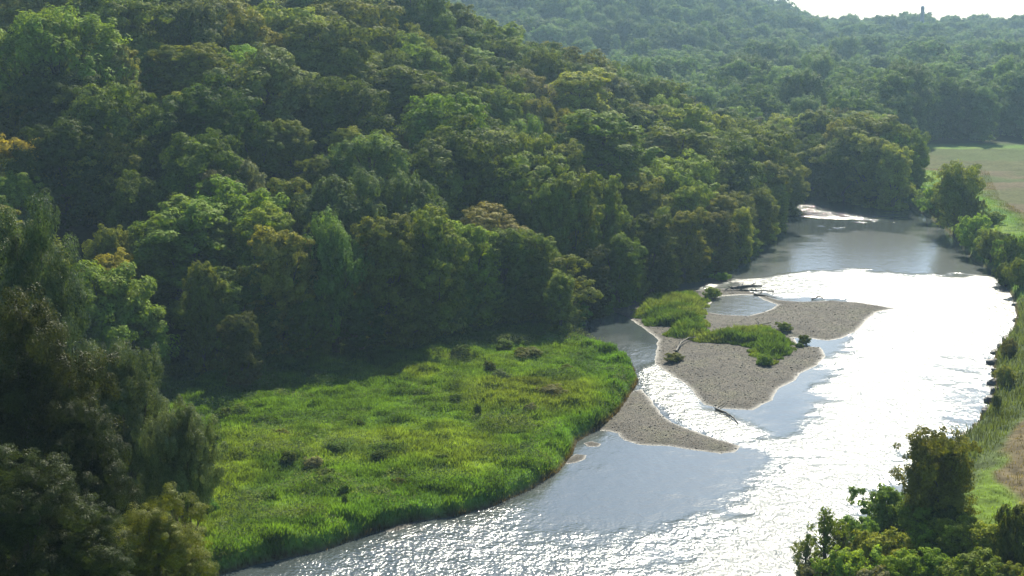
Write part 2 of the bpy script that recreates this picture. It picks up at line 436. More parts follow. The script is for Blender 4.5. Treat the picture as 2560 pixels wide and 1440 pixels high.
B_SPIT = bar('gravel_spit', SPIT, .5)
for q in ISLETS: bar('gravel_islet', q, .22, (), .12, .3)

def pebbles(name, bars, count, label):
    P = []
    for (x, y, z, d) in bars:
        ok = np.where(d > .15)[0]; P.append(np.stack([x, y, z], -1)[ok])
    P = np.concatenate(P); P = P[rng.integers(0, len(P), count)]
    P[:, :2] += rng.uniform(-.12, .12, (count, 2))
    s = rng.uniform(.03, .065, count) * (1 + 1.5 * (rng.random(count) > .97))
    oct_ = np.array([[1,0,0],[0,1,0],[-1,0,0],[0,-1,0],[0,0,.7],[0,0,-.6]], float)
    V = oct_[None] * s[:, None, None] * rng.uniform(.7, 1.35, (count, 6, 1))
    a = rng.uniform(0, 6.28, count); c, sn = np.cos(a), np.sin(a)
    V = np.stack([V[..., 0] * c[:, None] - V[..., 1] * sn[:, None], V[..., 0] * sn[:, None] + V[..., 1] * c[:, None], V[..., 2]], -1)
    V += P[:, None, :]
    f = np.array([[0,1,4],[1,2,4],[2,3,4],[3,0,4],[1,0,5],[2,1,5],[3,2,5],[0,3,5]])
    fc = (np.arange(count)[:, None, None] * 6 + f[None]).reshape(-1, 3)
    o = link(name, mesh_np(name, V.reshape(-1, 3), fc, 3, M_PEBBLE)); tag(o, label, 'pebbles', kind='stuff')
pebbles('pebbles', [B_ISL, B_SPIT], 26000, 'loose grey-brown pebbles strewn over the gravel bars')

# ------------------------------------------------------------------ grass
def leaf_quads(P, N, size, elong=1.0, updir=None):
    n = len(P)
    N = N / (np.linalg.norm(N, axis=1, keepdims=True) + 1e-9)
    r = rng.normal(size=(n, 3))
    if updir is not None: r = r * .45 + updir
    T = r - (r * N).sum(1, keepdims=True) * N; T /= np.linalg.norm(T, axis=1, keepdims=True) + 1e-9
    B = np.cross(N, T); s = size[:, None]
    V = np.stack([P - T * s * elong, P + B * s * .55, P + T * s * elong, P - B * s * .55], 1)
    V += N[:, None, :] * (np.array([.15, -.1, .15, -.1])[None, :, None] * s[:, :, None])
    return V.reshape(-1, 3), (np.arange(n)[:, None] * 4 + np.array([[0, 1, 2, 3]]))

def blades(x, y, z, hgt, wid, col, lean=.45):
    n = len(x); a = rng.uniform(0, 6.28, n); la = rng.uniform(0, 6.28, n); le = rng.uniform(.1, lean, n) * hgt
    dx, dy = np.cos(a) * wid, np.sin(a) * wid
    V = np.empty((n, 4, 3))
    V[:, 0] = np.stack([x - dx, y - dy, z - .05], -1); V[:, 1] = np.stack([x + dx, y + dy, z - .05], -1)
    mx, my = x + np.cos(la) * le * .4, y + np.sin(la) * le * .4
    V[:, 2] = np.stack([mx + dx * .7, my + dy * .7, z + hgt * .62], -1)
    V[:, 3] = np.stack([x + np.cos(la) * le, y + np.sin(la) * le, z + hgt], -1)
    F_ = np.arange(n)[:, None] * 4 + np.array([[0, 1, 2, 3]])
    C = np.repeat(col[:, None, :], 4, 1)
    return V.reshape(-1, 3), F_, C.reshape(-1, 4)
def grass_obj(name, x, y, z, hgt, wid, label, lean=.45, colf=None):
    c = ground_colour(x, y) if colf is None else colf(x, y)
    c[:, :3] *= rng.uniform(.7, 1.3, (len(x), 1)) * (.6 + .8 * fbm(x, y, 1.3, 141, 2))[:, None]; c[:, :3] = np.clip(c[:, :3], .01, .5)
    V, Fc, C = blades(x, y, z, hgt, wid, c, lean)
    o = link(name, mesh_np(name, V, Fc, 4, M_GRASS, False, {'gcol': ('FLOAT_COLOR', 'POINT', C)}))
    tag(o, label, 'grass', kind='stuff')
def sample(n, x0, x1, y0, y1):
    return rng.uniform(x0, x1, n), rng.uniform(y0, y1, n)
# meadow
x, y = sample(1500000, -62, 16, 98, 205)
dr = sdf(RIVER, x, y); dh = sdf(HILL, x, y); dc = sdf(CREEK, x, y)
lim = np.abs(x) < .36 * y + 4
ok = (dr < -.08) & (dh < 5) & (dc < -.6) & lim & (x < 14)
x, y, dr = x[ok], y[ok], dr[ok]
tuft = fbm(x, y, 2.2, 101, 2); big = fbm(x, y, 9, 103, 2)
keep = rng.random(len(x)) < .45 + .7 * smooth(.35, .6, tuft)
x, y, dr, tuft, big = x[keep], y[keep], dr[keep], tuft[keep], big[keep]
hh = (.28 + .45 * smooth(.4, .75, tuft) + .3 * smooth(.4, .7, big)) * rng.uniform(.6, 1.2, len(x)) * (.55 + .45 * smooth(0, 2, -dr))
hh = hh * (.82 + .35 * smooth(6, 1, -dr))
grass_obj('meadow_grass', x, y, height(x, y), hh, rng.uniform(.018, .045, len(x)), 'tall lush green grass covering the meadow inside the river bend')
# broad-leaved herbs standing in the meadow grass
x, y = sample(420000, -62, 16, 98, 205)
ok = (sdf(RIVER, x, y) < -.3) & (sdf(HILL, x, y) < 5) & (sdf(CREEK, x, y) < -.6) & (np.abs(x) < .36 * y + 4) & (x < 14)
x, y = x[ok], y[ok]
cl = fbm(x, y, 3.0, 151, 3); cl2 = fbm(x, y, 11, 153, 2)
ok = rng.random(len(x)) < smooth(.46, .62, cl) * (.25 + smooth(.4, .6, cl2)); x, y, cl = x[ok], y[ok], cl[ok]
zz = height(x, y) + rng.uniform(.1, 1.0, len(x)) ** .6 * (.35 + .9 * smooth(.46, .7, cl))
nn = rng.normal(size=(len(x), 3)) * .6 + np.array([0, 0, .8])
V, Fc = leaf_quads(np.stack([x, y, zz], -1), nn, rng.uniform(.05, .11, len(x)))
hc = ground_colour(x, y); k_ = smooth(.4, .6, fbm(x, y, 6, 157, 2))[:, None]
hc[:, :3] = (np.array([.055, .10, .03]) * (1 - k_) + np.array([.11, .15, .06]) * k_) * rng.uniform(.7, 1.3, (len(x), 1))
o = link('meadow_herbs', mesh_np('meadow_herbs', V, Fc, 4, M_GRASS, False, {'gcol': ('FLOAT_COLOR', 'POINT', np.repeat(hc, 4, 0))}))
tag(o, 'clumps of broad-leaved herbs among the meadow grass', 'herbs', kind='stuff')
# right bank
x, y = sample(700000, 18, 190, 95, 480)
dr = sdf(RIVER, x, y); dl = edge_dist(RIGHT_SHORE, x, y, False); fi = sdf(FIELD, x, y)
px, py = project(x, y, np.full(x.shape, 1.5))
ok = (dr < -.2) & (px < 2750) & (px > 1950) & (fi < 3) & (y < 430) & (rng.random(len(x)) < np.clip(220 / y, 0, 1) ** 1.2)
x, y, dl = x[ok], y[ok], dl[ok]
tuft = fbm(x, y, 2.5, 111, 2)
hh = (.16 + .6 * smooth(5.5, 3.5, dl) + .2 * smooth(6, 12, dl)) * (.5 + tuft) * rng.uniform(.6, 1.2, len(x))
grass_obj('bank_grass', x, y, height(x, y), hh, rng.uniform(.025, .05, len(x)), 'rough grass and mown strip along the right river bank')
def isl_height(x, y):
    d = np.minimum(sdf(ISLAND, x, y), -sdf(POND, x, y))
    return np.where(d > 0, .65 * (1 - np.exp(-d * .10 / .65)), 0)
for nm, P_, lab in (('island_grass', PATCH_A, 'bright green grass mound on the upstream end of the gravel island'),
                    ('island_grass', PATCH_B, 'bright green grass mound in the middle of the gravel island')):
    a, b = P_.min(0) - 1, P_.max(0) + 1
    x, y = sample(70000, a[0], b[0], a[1], b[1])
    d = sdf(P_, x, y) + 2.6 * (fbm(x, y, 2.0, 121, 2) - .5)
    ok = (d > 0) & (rng.random(len(x)) < .3 + smooth(.3, .6, fbm(x, y, 1.6, 123, 2))); x, y, d = x[ok], y[ok], d[ok]
    hh = (.3 + .9 * smooth(0, 2.2, d) * (.4 + fbm(x, y, 2.4, 125, 2))) * rng.uniform(.6, 1.2, len(x))
    def cf(x, y):
        n = fbm(x, y, 3, 127, 2)[:, None]
        c = np.array([.07, .125, .026]) + (np.array([.125, .165, .045]) - np.array([.07, .125, .026])) * smooth(.4, .65, n)
        return np.concatenate([c, np.ones((len(c), 1))], 1)
    grass_obj(nm, x, y, isl_height(x, y), hh, rng.uniform(.03, .06, len(x)), lab, .6, cf)

# ------------------------------------------------------------------ tree building
def tubes(paths, name, mat, ns=6):
    V = []; Fc = []; base = 0
    for pts, rad in paths:
        pts = np.asarray(pts, float); n = len(pts)
        for i in range(n):
            t = pts[min(i + 1, n - 1)] - pts[max(i - 1, 0)]; t /= np.linalg.norm(t) + 1e-9
            a = np.cross(t, [0, 0, 1.0]) if abs(t[2]) < .95 else np.cross(t, [1.0, 0, 0]); a /= np.linalg.norm(a)
            b = np.cross(t, a)
            for k in range(ns):
                an = 2 * math.pi * k / ns
                V.append(pts[i] + rad[i] * (math.cos(an) * a + math.sin(an) * b))
        for i in range(n - 1):
            for k in range(ns):
                Fc.append((base + i * ns + k, base + i * ns + (k + 1) % ns, base + (i + 1) * ns + (k + 1) % ns, base + (i + 1) * ns + k))
        base += n * ns
    return mesh_np(name, V, Fc, 4, mat, True)

def crown(kind, h, Rr, cb, nl, per, ls, seed):
    """lobes of leaves spread on limbs; returns (leaf mesh, trunk mesh)"""
    global rng
    keep_rng = rng; rng = np.random.default_rng(seed)
    LB = []; ph0, ph1 = rng.uniform(0, 6.28, 2)
    for i in range(nl):
        t = ((i + .5) / nl) ** .8; t = np.clip(t + rng.normal() * .04, .02, 1.0)
        if kind in ('round', 'tall', 'bush', 'willow'):
            su = -.86 + 1.82 * (i + .5) / nl + rng.normal() * .06; su = float(np.clip(su, -.9, .97))
            an = i * 2.39996 + rng.normal() * .3; half = (h - cb) / 2
            lr = Rr * rng.uniform(.25, .46); pw = rng.uniform(.5, 1.02) * (1 + .2 * math.sin(2 * an + ph0) + .13 * math.sin(3 * an + ph1 + 2 * su)) if rng.random() > .15 else .35
            rad = Rr * math.sqrt(1 - (su * (1 if su > 0 else .75)) ** 2) * pw * (1.0 if kind != 'tall' else .88)
            zc = cb + half + (half - lr * .6) * su * (.55 + .45 * pw)
            LB.append((rad * math.cos(an), rad * math.sin(an), max(zc, lr * .6), lr, t)); continue
        if kind == 'round': prof = math.sin(math.pi * (.20 + .74 * t)) ** .75
        elif kind == 'tall': prof = (math.sin(math.pi * (.18 + .78 * t)) ** .8) * .78
        elif kind == 'cone': prof = (1.02 - t) ** .9
        elif kind == 'willow': prof = math.sin(math.pi * (.18 + .70 * t)) ** .6
        else: prof = math.sin(math.pi * (.28 + .66 * t)) ** .7
        ang = i * 2.39996 + rng.normal() * .35
        rr = Rr * prof * rng.uniform(.62, 1.08) * (.35 + .65 * min(1, (1 - t) * 3.2))
        if rng.random() < .18: rr *= .45
        lr = Rr * rng.uniform(.22, .40) * (1.0 if t < .85 else .85)
        zc = cb + (h - cb) * t - lr * .55 * t
        LB.append((rr * math.cos(ang), rr * math.sin(ang), zc, lr, t))
    LB.append((0, 0, cb + (h - cb) * .6, Rr * .5, .6))
    if kind in ('bush', 'round', 'tall') and cb < 2:
        for i in range(7):
            an = i * .9 + rng.normal() * .2; lr = Rr * rng.uniform(.26, .36); rd = Rr * rng.uniform(.3, .72)
            LB.append((rd * math.cos(an), rd * math.sin(an), lr * .75 + cb, lr, .05))
    P = []; N = []; T = []
    for (cx, cy_, cz, lr, t) in LB:
        m = int(per * (lr / (Rr * .3)) ** 2)
        # each lobe is itself a handful of twig clusters
        nk = 15; kc = rng.normal(size=(nk, 3)); kc /= np.linalg.norm(kc, axis=1, keepdims=True)
        kc *= lr * rng.uniform(.5, 1.05, (nk, 1)); kc[:, 2] = kc[:, 2] * .75 + .1 * lr
        if kind == 'willow': kc[:, 2] = np.abs(kc[:, 2]) * 1.4 - .2 * lr
        k = rng.integers(0, nk, m)
        v = rng.normal(size=(m, 3)); v /= np.linalg.norm(v, axis=1, keepdims=True)
        q = v * (rng.random((m, 1)) ** .25) * lr * rng.uniform(.22, .44, nk)[k][:, None] * (1.0 if kind != 'willow' else .75)
        q[:, 2] *= .7 if kind != 'willow' else 2.0
        pos = kc[k] + q
        c = np.array([cx, cy_, cz]); P.append(pos + c)
        out = pos / (np.linalg.norm(pos, axis=1, keepdims=True) + 1e-9)
        N.append(out * .75 + v * .45 + np.array([0, 0, .35]) + rng.normal(size=(m, 3)) * .28)
        tone = np.clip(rng.normal(.5, .22, m) + (rng.random() - .5) * .3, 0, 1); T.append(tone)
    P = np.concatenate(P); N = np.concatenate(N); T = np.concatenate(T)
    ok = P[:, 2] > .15; P, N, T = P[ok], N[ok], T[ok]
    size = ls * rng.uniform(.6, 1.35, len(P))
    up = np.array([0, 0, 1.2]) + np.concatenate([P[:, :2] / Rr, np.zeros((len(P), 1))], 1) * .8 if kind in ('willow',) else None
    V, Fc = leaf_quads(P, N, size, 1.6 if kind == 'willow' else 1.0, up)
    # trunk and limbs
    paths = []; tr = .028 * h + .05
    lean = rng.normal(size=2) * .04 * h
    top = np.array([lean[0], lean[1], h * .82])
    tp = [np.array([0, 0, -.6]), np.array([0, 0, h * .12]), top * .45, top * .75, top]
    paths.append((tp, [tr * 1.5, tr, tr * .7, tr * .42, tr * .12]))
    for j in rng.permutation(len(LB) - 1)[:min(16, len(LB) - 1)]:
        cx, cy_, cz, lr, t = LB[j]
        s0 = min(.9, max(.10, (cz / h) * .62, cb / h * .95)); st = top * s0; st[2] = h * .82 * s0
        e = np.array([cx, cy_, cz + lr * .3]); mid = (st + e) / 2 + np.array([0, 0, -.04 * h]) + rng.normal(size=3) * .02 * h
        r0 = tr * .42 * (1 - s0 * .5)
        paths.append(([st, mid, e], [r0, r0 * .6, r0 * .15]))
    rng = keep_rng
    return V, Fc, T, paths
VAR = {}
def variant(key, kind, n, h, Rr, cb, nl, per, ls, mat=None, bark=None, seed=100):
    VAR[key] = []
    for i in range(n):
        V, Fc, T, paths = crown(kind, h, Rr, cb, nl, per, ls, seed + i)
        me = mesh_np(key + '_crown', V, Fc, 4, mat or M_LEAF, False, {'tone': ('FLOAT', 'FACE', T)})
        tm = tubes(paths, key + '_trunk', bark or M_BARK)
        VAR[key].append((me, tm, h, Rr))
variant('round', 'round', 7, 14, 5.6, .2, 46, 620, .19, seed=100)
variant('tall', 'tall', 3, 17, 4.8, .2, 52, 560, .19, seed=200)
variant('willow', 'willow', 3, 16, 5.4, .2, 40, 560, .15, seed=300)
variant('cone', 'cone', 1, 15, 4.2, 1.0, 42, 420, .18, seed=400)
variant('shrub', 'bush', 3, 3.0, 2.0, .1, 18, 330, .10, seed=500)
variant('weed', 'bush', 2, 1.1, .9, 0, 14, 170, .055, seed=600)
variant('near', 'round', 3, 20, 6.0, 1.5, 70, 2300, .075, M_LEAF_GLOSS, M_BARK, seed=700)
variant('nearhigh', 'round', 2, 20, 6.0, 9.5, 50, 2100, .08, M_LEAF_GLOSS, M_BARK, seed=750)
variant('bushtree', 'bush', 2, 8.0, 3.8, 0, 46, 620, .11, seed=800)
variant('sparse', 'tall', 2, 6.0, 1.7, .6, 22, 150, .09, seed=900)

TINT = {'dark': (.054, .082, .016), 'mid': (.086, .124, .020), 'olive': (.108, .134, .024), 'yellow': (.185, .190, .030),
        'bright': (.118, .168, .022), 'grey': (.112, .135, .070), 'brown': (.118, .122, .036), 'orange': (.170, .148, .030),
        'willow': (.095, .142, .036), 'light': (.140, .185, .032), 'deep': (.058, .098, .018)}
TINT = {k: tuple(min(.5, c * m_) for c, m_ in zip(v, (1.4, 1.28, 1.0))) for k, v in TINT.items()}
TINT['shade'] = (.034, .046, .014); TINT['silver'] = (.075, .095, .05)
WORD = {'shade': 'very dark', 'silver': 'silvery', 'dark': 'dark green', 'mid': 'mid-green', 'olive': 'olive green', 'yellow': 'yellow-green', 'bright': 'bright green', 'grey': 'silvery grey-green',
        'brown': 'brownish', 'orange': 'orange-tinged', 'willow': 'soft grey-green', 'light': 'light green', 'deep': 'deep green'}
TREES = []
cnt = {}
def put_tree(key, x, y, width, hgt, tint, name='broadleaf_tree', zone_='', v=None, zoff=0.0):
    if key == 'round' and hgt / width > 1.38: key = 'tall'
    vs = VAR[key]
    k = cnt.get(key, 0) if v is None else v; cnt[key] = cnt.get(key, 0) + 1
    me, tm, h, Rr = vs[k % len(vs)]
    sxy = width / (2 * Rr * 1.12); sz = hgt / h; asp = random.uniform(.86, 1.16)
    z = hz(x, y) if zoff is None or zoff == 0 else zoff
    r = empty(name, (x, y, z - .05), random.uniform(0, 6.283), (sxy * asp, sxy / asp, sz))
    c = link('crown', me, r); c.color = (*[q * random.uniform(.88, 1.12) for q in TINT[tint]], 1)
    t = link('trunk', tm, r)
    px, py = project(x, y, z + hgt)
    TREES.append(dict(o=r, x=x, y=y, px=px, py=py, tint=tint, key=key, zone=zone_, w=width, h=hgt, name=name))
    return r

def solve(px, py, h):
    """walk the sight line outwards until the canopy of height h reaches it"""
    d = ray(px, py); ts = np.arange(100, 470, .8)
    X = d[0] * ts; Y = d[1] * ts; Z = CAMH + d[2] * ts
    g = height(X, Y, False)
    ok = (Z - g <= h) & (sdf(RIVER, X, Y) < -1.5)
    i = np.argmax(ok)
    if not ok.any(): return None
    return X[i], Y[i]
# crown tops read off the photograph: px, py, width px, tint, kind, height m (0 = from width)
LM = [(45,60,110,'dark','round',0),(165,30,130,'olive','round',0),(430,35,90,'brown','round',0),(670,72,60,'yellow','round',0),(610,8,90,'mid','round',0),
 (345,118,110,'mid','round',0),(465,118,80,'olive','round',0),(590,108,140,'light','round',0),(790,52,110,'mid','tall',0),(140,158,170,'dark','round',0),
 (260,205,190,'olive','round',0),(490,222,130,'light','tall',0),(675,172,80,'olive','round',0),(15,208,120,'olive','round',0),(160,302,180,'dark','round',0),
 (225,330,150,'olive','round',0),(640,302,90,'mid','round',0),(725,292,100,'olive','tall',0),(868,298,80,'yellow','round',0),(930,322,180,'willow','willow',0),
 (500,322,190,'mid','round',0),(600,402,120,'grey','willow',0),(520,428,140,'grey','round',0),(715,442,100,'bright','round',0),(850,428,190,'willow','willow',0),
 (660,512,150,'olive','round',16),(1010,430,150,'willow','willow',15),
 (1150,288,210,'dark','round',0),(1110,232,190,'bright','round',0),(1110,402,140,'mid','round',0),(750,560,130,'dark','round',15),(815,392,110,'mid','round',0),
 (285,562,110,'yellow','round',0),(365,590,100,'bright','round',0),(270,622,120,'yellow','round',13),(500,622,80,'olive','round',14),(685,697,100,'yellow','round',9),(530,682,130,'olive','round',11),(600,760,90,'dark','round',9),
 (1200,455,90,'dark','round',0),
 (960,120,120,'olive','round',0),(870,150,100,'mid','round',0),(1000,60,120,'olive','round',0),(1060,170,120,'mid','round',0),(920,215,100,'olive','round',0),
 (820,205,90,'light','round',0),(760,230,90,'brown','round',0),(1040,300,90,'olive','round',0),(400,260,100,'dark','round',0),(330,420,140,'mid','round',0),
 (440,340,110,'dark','round',0),(60,330,130,'yellow','round',0),(40,430,130,'mid','round',0),(260,10,110,'dark','round',0),(520,20,90,'dark','round',0),
 (880,20,110,'mid','round',0),(950,15,110,'dark','round',0),
 (1285,234,110,'grey','round',0),(1440,165,160,'light','tall',0),(1452,142,90,'mid','round',0),(1216,45,70,'dark','cone',0),(1258,88,120,'olive','round',0),
 (1325,112,120,'mid','round',0),(1200,148,140,'mid','round',0),(1308,172,130,'grey','round',0),(1232,25,90,'olive','round',0),(1537,242,100,'mid','round',0),
 (1400,280,90,'olive','round',0),(1476,262,110,'dark','round',0),(1620,245,130,'olive','tall',0),(1700,235,150,'mid','round',0),(1760,262,90,'olive','round',0),
 (1335,328,100,'bright','tall',18),(1410,343,110,'light','tall',18),(1560,328,110,'mid','round',0),(1480,340,110,'willow','willow',0),(1629,346,100,'brown','round',0),
 (1721,335,90,'olive','round',0),(1813,326,120,'olive','round',0),(1845,296,130,'light','round',0),(1755,368,120,'yellow','round',0),(1860,268,100,'mid','round',0),
 (1875,386,110,'light','round',0),(1591,430,140,'olive','round',0),(1663,420,110,'yellow','round',0),(1736,441,100,'light','round',0),(1775,475,90,'light','round',0),
 (1826,460,100,'brown','round',0),(1955,412,90,'light','round',13),(1920,430,90,'olive','round',13),(1510,472,90,'mid','tall',17),(1515,519,80,'olive','round',14),(1555,584,80,'mid','round',11),
 (1450,555,60,'yellow','round',14),(1718,522,90,'light','round',13),(1800,535,80,'olive','round',11),(1653,592,60,'mid','round',10),
 (1402,677,80,'light','round',8),(1880,515,70,'light','round',9),(1380,420,90,'olive','tall',18),(1440,440,110,'bright','tall',18),
 (2025,326,110,'light','round',0),(2060,280,140,'olive','round',0),(2181,326,190,'light','round',18),(2256,302,100,'olive','round',16),(1937,318,90,'mid','round',0),
 (2120,350,110,'olive','round',16),(1985,350,90,'mid','round',0),(2235,360,100,'light','round',14)]
placed = []
FRONT = [(1390,808,150,200,'mid'),(1470,770,120,200,'dark'),(1545,742,120,215,'mid'),(1630,710,110,215,'dark'),(1710,683,110,205,'olive'),(1790,657,100,180,'olive'),
 (1848,636,80,150,'light'),(1898,592,80,150,'olive'),(1940,562,70,130,'light'),(1975,522,74,118,'light'),
 (2030,474,120,160,'mid'),(2110,489,125,178,'dark'),(2180,500,130,190,'olive'),(2232,508,95,185,'light'),
 (600,898,150,230,'dark'),(715,890,170,325,'olive'),(840,878,180,340,'willow'),(970,865,190,358,'mid'),(1085,848,170,325,'light'),(1175,818,160,268,'bright'),(1262,806,150,256,'mid'),(1340,800,140,225,'mid')]
FRONT += [(650,905,110,125,'deep'),(770,895,120,160,'mid'),(905,882,120,130,'deep'),(1030,865,120,170,'olive'),(1130,835,110,140,'deep'),(1215,815,100,130,'light'),(1300,806,100,110,'mid'),(1372,800,90,105,'olive'),
 (1428,798,75,110,'deep'),(1505,762,75,120,'mid'),(1590,730,70,115,'light'),(1668,702,60,100,'mid'),(1750,675,60,95,'deep'),(1822,652,60,90,'olive'),(1872,622,55,80,'mid'),(1920,585,50,70,'light')]
for i_, (px, fpy, wpx, hpx, tint) in enumerate(FRONT):
    p = at(px, fpy, 1.2); D = math.hypot(p[0], p[1]); sl = math.hypot(D, CAMH); wm = wpx * sl / F * 1.1
    placed.append((float(p[0]), float(p[1]), wm)); key = 'willow' if tint == 'willow' else ('round' if i_ % 3 else 'tall')
    put_tree(key, float(p[0]), float(p[1]), wm, hpx * sl / F * 1.03, tint, {'willow': 'willow_tree', 'tall': 'tall_broadleaf_tree'}.get(key, 'broadleaf_tree'), 'hill' if p[1] < 337 else 'flat')
for (px, py, wpx, tint, key, hh) in LM:
    h = hh or 14.0
    for _ in range(3):
        p = solve(px, py, h)
        if p is None: break
        D = math.hypot(p[0], p[1]); wm = wpx * 1.35 * D / F
        if not hh: h = float(np.clip(wm * 1.1, 10, 18))
        wm = min(wm, h * 1.2)
    if p is None: continue
    placed.append((p[0], p[1], wm))
    put_tree(key, p[0], p[1], max(wm, 4), h, tint, {'willow': 'willow_tree', 'cone': 'conifer_tree', 'tall': 'tall_broadleaf_tree'}.get(key, 'broadleaf_tree'), 'hill' if sdf(HILL, np.array([p[0]]), np.array([p[1]]))[0] > -3 else 'flat')
# the rest of the wood up to about 430 m, grown between them
cand = []
yy = 110.0
while yy < 450:
    sp = 10.8 + .003 * yy
    for xx in np.arange(-.37 * yy - 6, .30 * yy, sp):
        cand.append((xx + random.uniform(-2.6, 2.6), yy + random.uniform(-2.6, 2.6)))
    yy += sp * .95
TARGET = 292
pool = []
for (x_, y_) in cand:
    X = np.array([x_]); Y = np.array([y_])
    dh = sdf(HILL, X, Y)[0]; drv = sdf(RIVER, X, Y)[0]
    flat = dh <= -1.0
    if drv > -2.5: continue
    if flat and not (y_ > 338 and (x_ < .236 * y_)): continue
    if dh > -1 and dh < 1: pass
    z_ = hz(x_, y_); hgt = random.uniform(13, 17)
    px, py = project(x_, y_, z_ + hgt)
    if project(x_, y_, z_)[1] < 20 or px < -90 or px > 2620: continue
    if x_ < -.21 * y_ and y_ < 135: continue
    if any((x_ - a) ** 2 + (y_ - b) ** 2 < (.36 * wm_ + 2.1) ** 2 for a, b, wm_ in placed): continue
    pool.append((y_, x_, hgt, 'hill' if dh > -3 else 'flat')); placed.append((x_, y_, 9.0))
pool.sort()
tints = ['mid', 'dark', 'olive', 'mid', 'deep', 'olive', 'light', 'willow', 'bright', 'dark', 'mid', 'mid', 'grey', 'bright', 'olive', 'mid', 'brown', 'light']
nfill = max(0, TARGET - len(TREES)); REST = pool[nfill:]
for (y_, x_, hgt, zn) in pool[:nfill]:
    key = random.choice(['round'] * 6 + ['tall'] * 2 + ['willow'])
    wd_ = random.choice([9, 12, 14, 16, 18]) * random.uniform(.9, 1.1); hgt = max(hgt, wd_ * .98)
    put_tree(key, x_, y_, wd_, hgt, random.choice(tints), {'willow': 'willow_tree', 'tall': 'tall_broadleaf_tree'}.get(key, 'broadleaf_tree'), zn)
print('TREES', len(TREES), 'pool', len(pool))

# ------------------------------------------------------------------ far wood: one mass, instanced from the crowns that stand in the scene
def far_wood():
    pts = [(x_, y_, 1.0) for (y_, x_, h_, z_) in REST]
    y_ = 440.0
    while y_ < 1330:
        sp = 9.5 + y_ * .005
        for x_ in np.arange(-.36 * y_ if y_ > 500 else -.05 * y_, .37 * y_, sp):
            x2, y2 = x_ + random.uniform(-.35, .35) * sp, y_ + random.uniform(-.35, .35) * sp
            X = np.array([x2]); Y = np.array([y2])
            if sdf(FIELD, X, Y)[0] > -4: continue
            if y2 < 486 and x2 > .262 * y2: continue
            if sdf(HILL, X, Y)[0] > 30: continue
            if sdf(RIVER, X, Y)[0] > -2: continue
            if any(abs(x2 - a) < 5 and abs(y2 - b) < 5 for a, b, _ in placed if b > 400): continue
            if vnoise(X, Y, 26, 5)[0] < .12: continue
            pts.append((x2, y2, 1 + .0003 * y_))
        y_ += sp * .95
    P = np.array([(a, b, hz(a, b) - .1) for a, b, c in pts]); n = len(P)
    me = bpy.data.meshes.new('far_wood'); me.vertices.add(n); me.vertices.foreach_set('co', P.astype(np.float32).ravel())
    sc = np.array([c for _, _, c in pts]) * rng.choice([.72, .85, 1.0, 1.15, 1.35], n) * rng.uniform(.9, 1.1, n)
    sc = np.where(P[:, 1] > 850, np.minimum(sc, 1.35), sc)
    keys = ['round', 'tall', 'willow']
    srcs = []
    for t in TREES:
        if t['key'] in ('round', 'tall', 'willow'):
            c = [q for q in t['o'].children if q.name.startswith('crown')][0]
            if c.data.name not in [s.data.name for s in srcs]: srcs.append(c)
    a = me.attributes.new('size', 'FLOAT', 'POINT'); a.data.foreach_set('value', sc.astype(np.float32))
    a = me.attributes.new('turn', 'FLOAT', 'POINT'); a.data.foreach_set('value', rng.uniform(0, 6.28, n).astype(np.float32))
    a = me.attributes.new('pick', 'INT', 'POINT'); a.data.foreach_set('value', rng.integers(0, len(srcs), n).astype(np.int32))
    o = link('far_wood', me)
    ng = bpy.data.node_groups.new('far_wood', 'GeometryNodeTree')
    ng.interface.new_socket('Geometry', in_out='INPUT', socket_type='NodeSocketGeometry')
    ng.interface.new_socket('Geometry', in_out='OUTPUT', socket_type='NodeSocketGeometry')
    N = ng.nodes; L = ng.links
    gi = N.new('NodeGroupInput'); go = N.new('NodeGroupOutput'); j = N.new('GeometryNodeJoinGeometry')
    def named(nm, typ):
        q = N.new('GeometryNodeInputNamedAttribute'); q.data_type = typ; q.inputs[0].default_value = nm; return q.outputs[0]
    size = named('size', 'FLOAT'); turn = named('turn', 'FLOAT'); pick = named('pick', 'INT')
    rot = N.new('ShaderNodeCombineXYZ'); L.new(turn, rot.inputs[2])
    for k, s in enumerate(srcs):
        cmp = N.new('FunctionNodeCompare'); cmp.data_type = 'INT'; cmp.operation = 'EQUAL'
        L.new(pick, cmp.inputs[2]); cmp.inputs[3].default_value = k
        oi = N.new('GeometryNodeObjectInfo'); oi.inputs['Object'].default_value = s; oi.inputs['As Instance'].default_value = False
        ip = N.new('GeometryNodeInstanceOnPoints')
        L.new(gi.outputs[0], ip.inputs['Points']); L.new(cmp.outputs[0], ip.inputs['Selection'])
        L.new(oi.outputs['Geometry'], ip.inputs['Instance']); L.new(rot.outputs[0], ip.inputs['Rotation']); L.new(size, ip.inputs['Scale'])
        L.new(ip.outputs[0], j.inputs[0])
    L.new(j.outputs[0], go.inputs[0])
    md = o.modifiers.new('trees', 'NODES'); md.node_group = ng
    o.color = (.11, .17, .045, 1)
    tag(o, 'hazy far wood of broadleaf trees covering the valley floor and ridge', 'woodland', kind='stuff')
    print('FAR', n, len(srcs))
far_wood()

